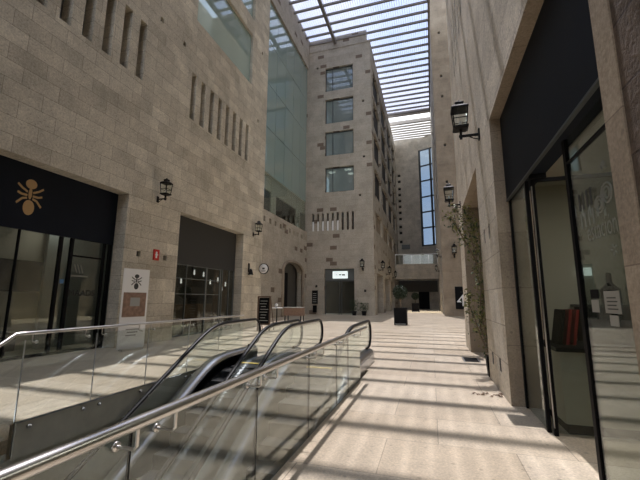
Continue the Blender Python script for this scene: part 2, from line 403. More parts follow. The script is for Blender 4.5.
WL = ['topmost of the four square windows on the tower front', 'second from top of the four square windows on the tower front',
      'third from top of the four square windows on the tower front', 'lowest square window on the tower front with lit ceiling lamps behind it']
for i, (z0, z1) in enumerate(rows):
    wn = struct('window_%d' % (i+4), WL[i], (-9.3, TY, z0))
    MB().box(-11, -7.65, TY+.33, TY+.36, z0, z1).build('pane', 'glass_win', wn)
    f = MB(); 
    for x0, x1 in ((-11, -10.9), (-7.75, -7.65), (-10.2, -10.12)): f.box(x0, x1, TY+.28, TY+.33, z0, z1)
    for q in (z0, z1-.1): f.box(-11, -7.65, TY+.27, TY+.33, q, q+.1)
    f.build('window_frame', 'frame', wn)
    r = MB().box(-11.8, -6.8, 41.5, 41.6, z0-.4, z1+.3).box(-11.8, -6.8, 37.7, 41.5, z1+.25, z1+.35).box(-11.8, -6.8, 37.7, 41.5, z0-.45, z0-.35)
    r.build('room_lining', 'room_b', wn)
    bl = MB()
    if i != 3:
        for k in range(26): bl.box(-10.95+.125*k, -10.86+.125*k, TY+.45, TY+.47, z0+.1, z1-(.8 if i else .2))
        bl.build('blind', 'room_b', wn)
    else:
        for x, y in ((-10.7, 39), (-8.7, 38.6), (-8.6, 40)):
            MB().box(x-.35, x+.35, y-.2, y+.2, z1+.12, z1+.2).build('ceiling_or_fill_lamp', 'lamp', wn)
MB_ = MB()
for k in range(6): a = -12.5+.57*k; MB_.box(a+.03, a+.24, TY+.04, TY+.1, 9.1, 10.2)
o = MB_.build('trim_2', 'white'); S_(o, 'white panels in the lower half of six slits on the tower front')
# tower door
sd = thing('glass_entrance', 'dark glass entrance under the white lit sign at the foot of the tower', 'entrance', (-9.37, 37.35, 0))
MB().box(-11.02, -7.72, 37.3, 37.36, 3.55, 4.86).build('fascia', 'frame_g', sd)
MB().box(-11, -7.74, 37.32, 37.34, .02, 3.5).build('glass_pane', 'glass_shop', sd)
f = MB()
for x in (-11.02, -9.5, -9.25, -7.8): f.box(x, x+.1, 37.28, 37.36, 0, 3.55)
f.box(-11.02, -7.72, 37.28, 37.36, 3.5, 3.62); f.build('door_frame', 'frame', sd)
sg = MB().box(-10.15, -8.5, 37.2, 37.29, 3.83, 4.6).build('lit_sign', 'signlit', sd)
t = MB()
for x0, x1, z0, z1 in ((-9.8, -9.72, 4.12, 4.38), (-9.45, -9.2, 4.14, 4.3), (-9.12, -8.75, 4.12, 4.3)): t.box(x0, x1, 37.19, 37.2, z0, z1)
t.build('faint_print', 'paper', sg)
S_(MB().box(-12.5, -6.3, 41, 41.1, 0, 5).box(-12.5, -6.3, 37.6, 41, 5, 5.1).build('wall_entrance_room', 'niche'))
bd = thing('notice_board', 'two narrow black notice boards on the wall left of the tower entrance', 'notice board', (-12.05, 36.95, 0))
MB().box(-12.4, -11.75, 36.93, 36.99, 1.1, 2.55).build('upper_board', 'black', bd)
MB().box(-12.3, -11.85, 36.93, 36.99, .2, .95).build('lower_board', 'black', bd)
t = MB()
for k in range(5): t.box(-12.3, -11.9, 36.925, 36.93, 1.3+.22*k, 1.36+.22*k)
t.build('printed_lines', 'paper', bd)

# ------------------------------------------------------------------ far end of the hall
holes = [(-5.25, -4.72, z-.27, z+.27, .4, 1) for z in (25.24, 24.03, 22.58, 21.39, 20.2, 19.06, 17.89, 16.69, 15.16, 13.99, 12.28)]
we = wall('y', 67, 1, -6.6, -1.28, 0, 32.4, .5, holes)
S_(we.build('wall_far', ['stone_b', 'niche']))
S_(MB().box(-1.28, 3.5, 67.3, 67.8, 0, 9.0).build('wall_far_low', 'stone_b'))
dq = Vector((.923, -.384, 0)); P0 = Vector((-1.28, 67, 0))
def FQ(u, v, d): return tuple(P0+dq*u+Vector((.384, .923, 0))*d+Vector((0, 0, v)))
fw_ = struct('window_8', 'tall gridded window showing blue sky at the far end of the hall', tuple(P0))
fz = [11.39, 14.69, 17.65, 20.55, 23.66, 26.63, 29.8]
f = MB()
for z in fz: f.prism([(0, z-.13), (3.8, z-.13), (3.8, z+.13), (0, z+.13)], FQ, 0, .15)
for u in (0, 2.1, 3.35): f.prism([(u-.0, 11.3), (u+.35, 11.3), (u+.35, 29.9), (u-.0, 29.9)], FQ, 0, .16)
f.build('window_frame', 'frame', fw_)
MB().prism([(0, 11.39), (3.8, 11.39), (3.8, 29.8), (0, 29.8)], FQ, .07, .08).build('pane', 'glass_sky', fw_)
o = MB().prism([(0, 0), (3.8, 0), (3.8, 11.3), (0, 11.3)], FQ, 0, .4).prism([(0, 29.9), (3.8, 29.9), (3.8, 32.4), (0, 32.4)], FQ, 0, .4).build('wall_far_angled', 'stone_b'); S_(o)
# bridge
br = struct('trim_3', 'stone bridge crossing the far end of the hall above the passage', (-2.2, 62, 5))
MB().box(TX, 1.2, 60, 62.6, 4.95, 7.4).build('bridge_beam', 'stone_b', br)
MB().box(TX, 1.2, 66.0, 66.4, 3.0, 4.95).build('transom', 'room', br)
gr = thing('bridge_railing', 'glass railing with pale top rail along the stone bridge', 'railing', (-2.2, 60.1, 7.4))
for k in range(5): a = TX+.05+1.34*k; MB().box(a, a+1.28, 60.1, 60.13, 7.4, 8.95).build('glass_pane', 'glass', gr)
MB().box(TX, 1.2, 60.05, 60.2, 8.95, 9.1).build('top_rail', 'white', gr)
for k in range(6): a = TX+.03+1.33*k; MB().box(a, a+.07, 60.08, 60.16, 7.4, 8.95).build('post', 'steel', gr)
bk = MB().box(-6.5, -2.2, 66.4, 66.6, 0, 5).box(-.35, 1.3, 66.4, 66.6, 0, 5)
S_(bk.build('wall_passage', 'stone_b'))
d2 = struct('door_2', 'dark double door at the back of the passage under the bridge', (-1.3, 66.4, 0))
MB().box(-2.2, -.35, 66.5, 66.6, 0, 3.6).build('door_leaf', 'black', d2)
MB().box(-2.2, -.35, 66.4, 66.5, 3.2, 3.6).build('door_frame', 'frame_g', d2)
pq = thing('hanging_sign', 'small grey hanging sign on the end wall above the bridge', 'sign', (-4.2, 66.9, 10.2))
MB().box(-4.9, -3.4, 66.9, 67.0, 10.9, 11.7).build('panel', 'frame_g', pq)

# ------------------------------------------------------------------ right wall
holes = [(2.51, 6.4, 0, 4.72, None, 0), (8.5, 12.4, 0, 4.62, None, 0)]
for k in range(5): a = 9.1+.72*k; holes.append((a, a+.26, 9.3, 11.6, .4, 2))
for k in range(5): a = 9.1+.72*k; holes.append((a, a+.26, 16.3, 19.6, .4, 2))
holes += [(7.84, 8.06, .36, .6, .012, 1), (7.04, 7.26, .36, .6, .012, 1), (7.8, 7.95, 2.75, 3.05, .012, 1), (7.2, 7.35, 2.75, 3.05, .012, 1)]
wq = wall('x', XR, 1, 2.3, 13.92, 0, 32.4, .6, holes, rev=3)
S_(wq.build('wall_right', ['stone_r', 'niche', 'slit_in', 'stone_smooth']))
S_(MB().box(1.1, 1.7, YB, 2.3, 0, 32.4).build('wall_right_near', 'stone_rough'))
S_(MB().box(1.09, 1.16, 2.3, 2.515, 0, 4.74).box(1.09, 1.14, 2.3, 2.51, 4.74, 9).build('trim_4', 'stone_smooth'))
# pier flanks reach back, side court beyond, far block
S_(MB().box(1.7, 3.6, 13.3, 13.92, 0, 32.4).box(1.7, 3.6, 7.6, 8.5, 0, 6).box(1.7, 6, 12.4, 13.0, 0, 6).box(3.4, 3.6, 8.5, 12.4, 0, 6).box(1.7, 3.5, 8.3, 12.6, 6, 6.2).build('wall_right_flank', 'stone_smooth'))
holes = [(1.95, 2.95, 3.1, 3.45, .1, 1)]
wf = wall('y', 38.9, 1, 1.2, 9, 0, 42, .6, [(2.0, 2.25, z, z+.3, .2, 1) for z in (32, 26.5, 24, 18.2, 14)])
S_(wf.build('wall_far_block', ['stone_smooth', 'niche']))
wf = wall('x', 1.2, 1, 39.5, 67.3, 0, 42, .6, [(41.5, 44.6, 0, 7.2, .6, 1), (47, 51, 0, 7.2, .6, 1), (55, 59, 0, 6.5, .6, 1)]+[(42+5*k, 45+5*k, z, z+3, .5, 2) for k in range(4) for z in (13.5, 18, 22, 26)])
S_(wf.build('wall_right_far', ['stone_b', 'niche', 'slit_in']))
S_(MB().box(8.6, 9, 13.3, 39, 0, 42).build('wall_court', 'stone_b'))
sgn = thing('number_sign', 'black sign with a white number 4 on the shaded stone pier', 'sign', (2.45, 38.85, 1))
MB().box(2.3, 3.5, 38.78, 38.88, .7, 2.95).build('sign_panel', 'black', sgn)
text_mesh('4', 1.7, lambda u, v, d: (2.42+u, 38.77-d, 1.0+v)).build('numeral', 'white', sgn)

# ------------------------------------------------------------------ roof
ce = struct('ceiling', 'long slatted glass roof over the hall', (-6, 20, ZT))
bpr = None
k0 = -38
for k in range(k0, 15):
    y = 38.4+1.32*k
    if bpr is None:
        bpr = MB().box(-13.3, 1.15, -.09, .09, .08, .30).build('beam', 'beam', None, local=True)
        bpr.parent = ce; b = bpr
    else:
        b = bpr.copy(); COL.objects.link(b); b.parent = ce
    b.location = (6, y-20, 0)
for k in range(11):
    b = MB().box(-6.3, 3.0, 60.3+.95*k, 60.65+.95*k, ZT-.0, ZT+.2).build('slat', 'beam_l', ce)
MB().box(-13.3, 1.15, 56.98, 57.4, ZT-.1, ZT+.6).box(-13.3, 1.15, 60.0, 60.2, ZT-.1, ZT+.5).build('cross_beam', 'beam_l', ce)
MB().box(-9.95, -9.65, -12, 37.4, ZT-.35, ZT+.1).build('long_beam', 'beam', ce)
MB().box(.95, 1.15, YB, 57, ZT, ZT+.6).build('edge_beam', 'beam', ce)
g = MB()
for k in range(58): x = -13.2+.25*k; g.box(x-.016, x+.016, YB, 57, ZT+.55, ZT+.6)
g.build('glazing_bar', 'beam_l', ce)
MB().box(-13.4, 1.2, YB, 57, ZT+.62, ZT+.63).build('roof_glass', 'glass_roof', ce)

# ------------------------------------------------------------------ shops on the left
ANTL = [((.10, .12), (.30, .20), (.46, .30)), ((.10, .02), (.30, .02), (.44, .06)), ((.10, -.06), (.26, -.10), (.44, -.26))]
def ant(mb, fn, s, d0, d1):
    def el(cx, cy_, a, b): mb.prism([(s*(cx+a*cos(2*pi*k/18)), s*(cy_+b*sin(2*pi*k/18))) for k in range(18)], fn, d0, d1)
    el(0, .36, .20, .14); el(0, .08, .06, .17); el(0, -.33, .20, .22)
    for sgn_ in (-1, 1):
        for leg in ANTL:
            for (a, b) in zip(leg, leg[1:]):
                dx, dy = b[0]-a[0], b[1]-a[1]; L = math.hypot(dx, dy); nx, ny = -dy/L*.03, dx/L*.03
                mb.prism([(s*sgn_*(a[0]+nx), s*(a[1]+ny)), (s*sgn_*(b[0]+nx), s*(b[1]+ny)), (s*sgn_*(b[0]-nx), s*(b[1]-ny)), (s*sgn_*(a[0]-nx), s*(a[1]-ny))], fn, d0, d1)
XS = -10.4
sh = thing('shopfront', 'dark shopfront with gold ant emblem on a navy fascia in the left wall', 'shopfront', (XS, 5.7, 0))
fa = MB().box(XS-.06, XS+.027, 1.8, 9.5, 3.4, 5.5).build('fascia', 'navy', sh)
a = MB(); ant(a, lambda u, v, d: (XS+.02+d, 6.57+u*.75, 4.33+v*1.0), .95, 0, .02); a.build('ant_emblem', 'gold', fa)
f = MB()
for y, w_ in ((2.0, .1), (4.6, .05), (6.47, .03), (7.58, .09), (7.92, .09), (9.06, .07), (9.27, .11)): f.box(XS-.08, XS+.0, y, y+w_, 0, 3.4)
f.box(XS-.05, XS-.01, 8.01, 9.06, 2.85, 2.9); f.box(XS-.07, XS, 2, 9.38, 0, .08)
f.build('frame', 'black', sh)
gl = MB().box(XS-.05, XS-.035, 2.1, 9.3, .05, 3.4).build('glass_pane', 'glass_shop', sh)
text_mesh('MAADS', .27, lambda u, v, d: (XS-.03+d, 8.02+u, 1.66+v)).build('lettering', 'darklet', sh)
lg = MB()
for k in range(3): lg.prism([(8.1+.1*k, 2.62), (8.14+.1*k, 2.62), (8.24+.1*k, 2.36), (8.2+.1*k, 2.36)], lambda u, v, d: (XS-.03+d, u, v), 0, .004)
lg.box(XS-.03, XS-.026, 8.05, 8.6, 2.24, 2.29); lg.build('etched_logo', 'etch', sh)
MB().box(XS-.03, XS-.02, 7.72, 7.84, 2.02, 2.14).build('sticker', 'blue', sh)
rm = MB().box(-15, -14.9, 1, 11.5, 0, 5.3).box(-15, XS-.1, 1, 1.1, 0, 5.3).box(-15, XS-.1, 11, 11.1, 0, 5.3).box(-15, XS-.1, 1, 11.1, 4.2, 4.3)
S_(rm.build('wall_shop', 'room'))
tv = thing('wall_television', 'large black television screen inside the dark ant emblem shop', 'television', (-12.02, 7, 1.78))
MB().box(-12.04, -12.0, 5.6, 8.28, 1.78, 2.74).build('screen', 'black', tv); MB().box(-12.3, -12.04, 6.8, 7.2, 1.9, 2.5).build('wall_mount', 'iron', tv)
S_(MB().box(-12.4, -12.28, 5.3, 11, 0, 4.2).build('wall_shop_partition', 'offwhite'))
sb = thing('sofa', 'dark low sofa beneath the television inside the shop', 'sofa', (-11.7, 6.2, 0))
MB().box(-12.1, -11.3, 5.0, 7.3, .12, .45).build('seat', 'sofa', sb); MB().box(-12.2, -12.0, 5.0, 7.3, .4, .85).build('backrest', 'sofa', sb)
for y in (5.0, 7.15): MB().box(-12.1, -11.3, y, y+.18, .12, .62).build('armrest', 'sofa', sb)
for y in (5.1, 7.1): MB().box(-12, -11.4, y, y+.06, 0, .12).build('leg', 'iron', sb)
# second shop
sh = thing('gridded_shopfront', 'dark shopfront with thin metal grid windows between two wall lanterns', 'shopfront', (-10.35, 14.7, 0))
MB().box(-10.42, -10.372, 11.9, 17.5, 3.1, 5.5).build('fascia', 'char', sh)
f = MB()
for y, w_ in ((12.1, .06), (13.3, .04), (14.75, .1), (15.95, .09), (16.15, .05), (16.8, .05), (17.26, .1)): f.box(-10.42, -10.36, y, y+w_, 0, 3.1)
for z in (3.05, 2.46, 1.78): f.box(-10.42, -10.37, 12.1, 16, z, z+.035)
f.box(-10.42, -10.36, 12.1, 17.3, 0, .07)
f.build('frame', 'frame_g', sh)
MB().box(-10.4, -10.39, 12.1, 17.3, .05, 3.1).build('glass_pane', 'glass_shop', sh)
MB().box(-10.9, -10.8, 12.1, 16, 0, 1.35).build('wood_panelling', 'wood', sh)
MB().box(-10.8, -10.7, 16.05, 17.3, 0, 3.6).build('curtain', 'wood', sh)
rm = MB().box(-14, -13.9, 11.2, 18.5, 0, 5.3).box(-14, -10.5, 11.2, 11.3, 0, 5.3).box(-14, -10.5, 18.4, 18.5, 0, 5.3).box(-14, -10.5, 11.3, 18.4, 3.6, 3.7)
S_(rm.build('wall_second_shop', 'room'))
PL = ['leftmost small white pendant lamp behind the gridded shop window', 'second pendant lamp from the left in the gridded shop, hung high', 'third pendant lamp from the left in the gridded shop', 'low pendant lamp near the middle mullion of the gridded shop',
      'white pendant lamp just right of the double mullion in the gridded shop', 'rightmost small pendant lamp in the gridded shop window', 'lowest pendant lamp in the gridded shop, before the brown curtain']
pl0 = None
for i, (y, z, dx) in enumerate(((13.3, 2.3, 0), (14.3, 2.75, .8), (15.0, 2.7, .6), (15.5, 2.35, 0), (16.2, 2.5, .3), (16.9, 2.3, .0), (16.6, 2.05, .2))):
    if pl0 is None:
        pl0 = thing('pendant_lamp', 'small white pendant lamp hanging behind the gridded shop window', 'lamp', (0, 0, 0), group='pendant lamps in the gridded shop')
        MB().lathe([(.015, .2), (.03, .18), (.04, 0), (.03, -.04)], seg=10).build('shade', 'lamp2', pl0, local=True)
        MB().tube([(0, 0, .12), (0, 0, 1.0)], .006, 4).build('cord', 'iron', pl0, local=True)
        p = pl0
    else: p = copy_tree(pl0)
    p.location = (-10.62 - dx*.1, y, z); p['label'] = PL[i]

def ceiling_or_fill_lamp(x, y, z, sx, sy, watts, label):  # fill lamps added to brighten the shop interiors; no fixtures seen there
    t = thing('ceiling_or_fill_lamp', label, 'lamp', (x, y, z))
    MB().box(x-sx/2-.03, x+sx/2+.03, y-sy/2-.03, y+sy/2+.03, z-.02, z+.04).build('housing', 'frame', t)
    MB().box(x-sx/2, x+sx/2, y-sy/2, y+sy/2, z-.03, z-.021).build('diffuser', 'lamp', t)
    l = bpy.data.lights.new('lamp_light', 'AREA'); l.shape = 'RECTANGLE'; l.size = sx; l.size_y = sy; l.energy = watts; l.color = (1, .93, .82)
    o = bpy.data.objects.new('lamp_light', l); COL.objects.link(o); o.parent = t; o.location = (0, 0, -.05)
ceiling_or_fill_lamp(-11.6, 8.5, 4.14, .5, .5, 2.5, 'added square fill lamp inside the dark shop with the ant emblem')
ceiling_or_fill_lamp(-12.4, 14.5, 3.54, .5, 1.0, 8, 'added long fill lamp inside the gridded shop')
ceiling_or_fill_lamp(3.0, 4.6, 3.64, 1.0, 1.0, 17, 'added square fill lamp inside the glass shop on the right')
S_(MB().box(-12.1, -11.98, 8.35, 11, 0, 4.2).build('wall_shop_pale', 'room_b'))

# ------------------------------------------------------------------ wall lanterns
def lantern(label):
    """mount point at origin on the wall, arm goes along +X, lantern above the arm's end"""
    t = thing('wall_lantern', label, 'lantern')
    MB().box(0, .025, -.05, .05, -.12, .12).build('wall_plate', 'iron', t, local=True)
    MB().box(.02, .40, -.022, .022, -.02, .025).tube([(.02, 0, -.1), (.12, 0, -.07), (.2, 0, -.02)], .012, 6).box(.335, .385, -.025, .025, -.06, .14).build('bracket', 'iron', t, local=True)
    c = (.36, 0); b = MB().frustum(c, .22, .30, .14, .17).frustum(c, .30, .30, .17, .20)
    for a_, b_ in ((-1, -1), (1, -1), (1, 1), (-1, 1)):
        b.tube([(c[0]+a_*.12, b_*.12, .19), (c[0]+a_*.155, b_*.155, .60)], .014, 4)
    b.frustum(c, .33, .34, .59, .62)
    for s_ in (-1, 1): b.box(c[0]-.14, c[0]+.14, s_*.14-.006, s_*.14+.006, .36, .375); b.box(c[0]+s_*.14-.006, c[0]+s_*.14+.006, -.14, .14, .36, .375)
    b.build('cage', 'iron', t, local=True)
    MB().frustum(c, .215, .285, .20, .59).build('lantern_glass', 'glass', t, local=True)
    MB().tube([(.36, 0, .18), (.36, 0, .34)], .03, 8).build('candle', 'white', t, local=True)
    MB().frustum(c, .35, .22, .62, .68).frustum(c, .15, .15, .68, .75).frustum(c, .18, .10, .75, .78).lathe([(.02, .78), (.03, .80), (.015, .82), (.001, .84)], (.36, 0, 0), 8).build('cap', 'iron', t, local=True)
    return t
L0 = lantern('black iron lantern on the left wall between the ant shop and gridded shop')
L0.location = (XL, 10.72, 5.35)
LL = [((XL, 18.45, 5.35), 0, 1, 'black iron lantern on the left wall beyond the gridded shop'),
      ((XR, 7.56, 5.0), pi, 1, 'large black iron lantern on the right wall nearest the camera'),
      ((XR, 12.84, 4.87), pi, 1, 'second black lantern along the right wall above the climbing plant'),
      ((1.2, 39.7, 6.15), pi, 1.15, 'distant black lantern on the right wall at the corner facing the bridge'),
      ((2.44, 38.9, 6.1), -pi/2, 1.5, 'black lantern on the shaded pier above the number 4 sign'),
      ((-6.77, TY, 4.75), -pi/2, 1.35, 'black lantern on the tower front right of the entrance'),
      ((TX, 40.2, 4.9), 0, 1.35, 'nearest of three lanterns along the tower side wall'),
      ((TX, 47.0, 4.9), 0, 1.35, 'middle of three lanterns along the tower side wall'),
      ((TX, 55.0, 4.9), 0, 1.35, 'farthest of three lanterns along the tower side wall'),
      ((1.2, 52.5, 5.6), pi, 1.1, 'small far lantern on the right wall close below the bridge')]
for loc, rz, sc, lab in LL:
    c = copy_tree(L0); c.location = loc; c.rotation_euler = (0, 0, rz); c.scale = (sc, sc, sc); c['label'] = lab

# ------------------------------------------------------------------ small wall items left
al = thing('alarm_sign', 'small red square fire alarm sign on the left stone wall', 'sign', (XL, 10.85, 3.2))
MB().box(XL, XL+.05, 10.72, 10.99, 3.02, 3.42).build('panel', 'red', al)
MB().box(XL+.05, XL+.056, 10.80, 10.88, 3.1, 3.34).box(XL+.05, XL+.056, 10.78, 10.92, 3.2, 3.25).build('symbol', 'white', al)
ck = thing('round_wall_sign', 'round white two-sided sign projecting from the corner of the left wall', 'sign', (XL, 19.4, 3.4))
MB().lathe([(.28, -.04), (.32, -.04), (.32, .04), (.28, .04)], (-9.6, 19.4, 3.4), 24, axis='y').build('rim', 'iron', ck)
MB().lathe([(.01, -.045), (.28, -.045), (.28, .03), (.01, .03)], (-9.6, 19.4, 3.4), 24, axis='y').build('disc', 'white', ck)
MB().box(-9.68, -9.52, 19.34, 19.35, 3.36, 3.46).box(-9.74, -9.46, 19.34, 19.35, 3.24, 3.28).build('lettering', 'darklet', ck)
MB().box(XL, -9.83, 19.37, 19.43, 3.36, 3.44).build('bracket', 'iron', ck)
bl = thing('wall_bell', 'small dark bell lamp on the left wall beside the round sign', 'bell', (XL, 18.1, 3.0))
MB().box(XL, XL+.06, 18.0, 18.1, 3.1, 3.6).build('back_plate', 'iron', bl)
MB().lathe([(.02, 3.3), (.08, 3.2), (.14, 3.0), (.16, 2.95)], (XL+.16, 18.05, 0), 12).build('bell_body', 'iron', bl)
MB().lathe([(.01, 2.92), (.06, 2.93), (.06, 2.98)], (XL+.16, 18.05, 0), 10).build('bulb', 'white', bl)

# standing banner
ad = thing('standing_banner', 'tall white advertising banner with a black ant and an interior picture, against left wall', 'banner', (-9.03, 9.2, 0))
A, B = Vector((-9.14, 8.76, 0)), Vector((-8.93, 9.60, 0)); du = (B-A).normalized(); dn = Vector((du.y, -du.x, 0))
def AD(u, v, d): q = A+du*u+dn*d+Vector((-.0, 0, v)); return tuple(q)
Wd = (B-A).length
MB().prism([(0, .06), (Wd, .06), (Wd, 2.53), (0, 2.53)], AD, -.03, 0).build('panel', 'white', ad)
MB().prism([(.05, 1.02), (Wd-.06, 1.02), (Wd-.06, 1.78), (.05, 1.78)], AD, 0, .004).build('picture', 'picture', ad)
MB().prism([(.28, 1.35), (.6, 1.35), (.6, 1.62), (.28, 1.62)], AD, .004, .006).build('picture_light', 'paper', ad)
a = MB(); ant(a, lambda u, v, d: AD(Wd/2+u*.8, 2.13+v, d), .46, 0, .006); a.build('ant_emblem', 'darklet', ad)
t = MB()
for k in range(3): t.prism([(.22+.04*(k % 2), .62-.09*k), (.66-.05*k, .62-.09*k), (.66-.05*k, .655-.09*k), (.22+.04*(k % 2), .655-.09*k)], AD, 0, .004)
t.build('printed_lines', 'paper', ad)
MB().prism([(.1, 0), (Wd-.1, 0), (Wd-.1, .06), (.1, .06)], AD, -.12, .12).build('base', 'steel', ad)

# a-board menu
ab = thing('menu_board', 'black chalkboard menu stand with a wooden frame at the corner of the left wall', 'menu board', (-8.2, 16.8, 0))
MB().prism([(-8.54, .35), (-7.9, .35), (-7.88, 1.66), (-8.52, 1.66)], lambda u, v, d: (u, 16.75+d+.06*v, v), 0, .03).build('chalkboard', 'black', ab)
f = MB()
for x in (-8.58, -7.92): f.box(x, x+.06, 16.74, 16.82, 0, 1.72)
f.box(-8.58, -7.86, 16.76, 16.86, 1.68, 1.74).box(-8.58, -7.86, 16.76, 16.84, .3, .36); f.build('frame', 'wood', ab)
t = MB()
for k in range(8): t.box(-8.45+.03*(k % 3), -8.0-.05*((k*7) % 4), 16.76, 16.765+.06, .5+.14*k, .53+.14*k)
t.build('chalk_lines', 'paper', ab)
f = MB()
for x in (-8.56, -7.9): f.tube([(x, 16.85, 1.68), (x, 17.35, 0)], .025, 4)
f.build('rear_leg', 'wood', ab)

# cafe table and basket counter near the arch
tb = thing('cafe_table', 'small white topped cafe table in front of the arched doorway', 'table', (-10.1, 22.6, 0))
MB().lathe([(.38, .98), (.4, 1.0), (.38, 1.03)], (-10.1, 22.6, 0), 20).build('tabletop', 'white', tb)
MB().tube([(-10.1, 22.6, .02), (-10.1, 22.6, .98)], .04, 8).build('pedestal', 'iron', tb)
MB().lathe([(.28, 0), (.28, .02), (.05, .05)], (-10.1, 22.6, 0), 16).build('foot', 'iron', tb)
lp = thing('globe_lamp', 'small white globe lamp standing on the cafe table', 'lamp', (-10.15, 22.6, 1.03))
MB().lathe([(.01, 1.09), (.08, 1.11), (.12, 1.19), (.08, 1.27), (.01, 1.29)], (-10.15, 22.6, 0), 12).build('globe', 'white', lp)
MB().lathe([(.05, 1.03), (.05, 1.05), (.02, 1.1)], (-10.15, 22.6, 0), 10).build('base', 'iron', lp)
bc = thing('basket_counter', 'wooden crate counter on black legs beside the arched doorway', 'counter', (-9.0, 22.9, 0))
MB().box(-9.6, -8.35, 22.6, 23.3, .5, 1.02).build('crate', 'wood_l', bc)
MB().box(-9.65, -8.3, 22.55, 23.35, 1.02, 1.06).build('top', 'paper', bc)
for x, y in ((-9.55, 22.65), (-8.42, 22.65), (-9.55, 23.2), (-8.42, 23.2)): MB().box(x, x+.05, y, y+.05, 0, .5).build('leg', 'iron', bc)
pp = thing('potted_bush', 'low leafy bush in a dark pot behind the menu board', 'plant', (-11.15, 22.2, 0))
MB().lathe([(.15, 0), (.2, .35), (.17, .35)], (-11.15, 22.2, 0), 12).build('pot', 'iron', pp)
rr = random.Random(3)
MB().leaves([(-11.15+rr.uniform(-.5, .5), 22.2+rr.uniform(-.4, .4), .35+rr.random()*.8) for _ in range(420)], .14, rnd=rr).build('foliage', 'leaf', pp, fix=False)

# plants by the tower door
for i, (x, y, h_, lab) in enumerate(((-7.6, 36.2, 1.3, 'taller leafy potted plant at the right of the tower entrance'), (-6.6, 36.3, 1.0, 'low potted plant between the tower entrance and the tower corner'))):
    p = thing('potted_plant', lab, 'plant', (x, y, 0))
    MB().lathe([(.2, 0), (.27, .45), (.22, .45)], (x, y, 0), 12).build('pot', 'iron', p)
    MB().tube([(x, y, .4), (x+.05, y, h_*.8)], .02, 5).build('stem', 'bark', p)
    rr = random.Random(i+11)
    MB().leaves([(x+rr.uniform(-.42, .42), y+rr.uniform(-.3, .3), .45+rr.random()*(h_-.2)) for _ in range(160)], .2, asp=.3, rnd=rr).build('foliage', 'leaf', p, fix=False)

# topiary planters
def topiary(x, y, wdt, hb, hc, r, label, group=None):
    t = thing('topiary_planter', label, 'potted tree', (x, y, 0))
    b = MB().box(x-wdt/2, x+wdt/2, y-wdt/2, y+wdt/2, .06, hb)
    for s_ in (-1, 1):
        for q in (-1, 1): b.box(x+s_*(wdt/2-.05)-.05, x+s_*(wdt/2-.05)+.05, y+q*(wdt/2-.05)-.05, y+q*(wdt/2-.05)+.05, 0, .1)
    b.build('planter_box', 'black', t)
    b = MB().box(x-wdt/2+.05, x+wdt/2-.05, y-wdt/2-.012, y-wdt/2, .05, .09)
    b.build('base_strip', 'steel_d', t)
    MB().box(x-wdt/2+.04, x+wdt/2-.04, y-wdt/2+.04, y+wdt/2-.04, hb-.03, hb+.01).build('soil', 'soil', t)
    tk = MB()
    for a_ in (-.07, .03, .09): tk.tube([(x+a_, y, hb), (x-a_*.6, y+.02, (hb+hc)/2), (x+a_*.5, y, hc)], .025, 6)
    tk.build('trunk', 'bark', t)
    rr = random.Random(int(y)); pts = []
    for _ in range(1500):
        d = Vector((rr.gauss(0, 1), rr.gauss(0, 1), rr.gauss(0, 1))).normalized()*r*(rr.random()**.25)*rr.uniform(.93, 1.08)
        pts.append((x+d.x, y+d.y, hc+d.z))
    MB().leaves(pts, .11, asp=.55, rnd=rr).build('foliage', 'leaf_d', t, fix=False)
topiary(-1.97, 24.1, .8, 1.08, 2.1, .48, 'ball topiary tree in a black square planter standing nearer in the hall')
topiary(-2.1, 50.0, .95, 1.15, 2.1, .5, 'small bushy tree in a black planter near the passage under the bridge')
# a thin leaf spray at its foot
# ------------------------------------------------------------------ climbing plant on the right
cp = thing('climbing_plant', 'tall thin climbing plant in a black pot in the recess of the right wall', 'plant', (1.08, 8.75, 0))
MB().frustum((1.2, 8.68), .22, .27, 0, .42).build('pot', 'black', cp)
MB().frustum((1.2, 8.68), .23, .23, .38, .425).build('soil', 'soil', cp)
rr = random.Random(5); stem = MB(); lf = MB()
paths = [[(1.18, 8.7, .4), (1.1, 8.75, .9), (1.02, 8.7, 1.4), (1.08, 8.7, 2.0), (1.0, 8.65, 2.6), (.9, 8.6, 3.1), (.75, 8.6, 3.5), (.55, 8.6, 3.75)],
         [(1.22, 8.7, .4), (1.0, 8.8, 1.0), (1.12, 8.8, 1.6), (1.0, 8.8, 2.3), (1.05, 8.75, 2.9), (.95, 8.7, 3.4), (.85, 8.7, 3.8)],
         [(1.17, 8.7, .4), (1.0, 8.75, .8), (.9, 8.7, 1.2), (.8, 8.7, 1.5), (.78, 8.65, 1.75)],
         [(1.2, 8.66, .4), (1.15, 8.75, 1.3), (1.08, 8.7, 2.2), (1.12, 8.7, 3.0), (1.05, 8.7, 3.5)],
         [(1.0, 8.7, 2.5), (.85, 8.65, 2.8), (.7, 8.6, 3.1), (.6, 8.55, 3.35), (.45, 8.5, 3.55)]]
for p in paths:
    stem.tube(p, [.022*(1-.7*i/(len(p)-1)) for i in range(len(p))], 6)
    for i in range(len(p)-1):
        for _ in range(70 if i else 18):
            q = Vector(p[i]).lerp(Vector(p[i+1]), rr.random())
            lf.leaves([(q.x+rr.gauss(0, .07), q.y+rr.gauss(0, .07), q.z+rr.gauss(0, .06))], .085, rr.choice((0, 0, 1)), asp=.4, rnd=rr)
stem.build('stem', 'bark', cp); lf.build('foliage', ['leaf_y', 'leaf'], cp, fix=False)
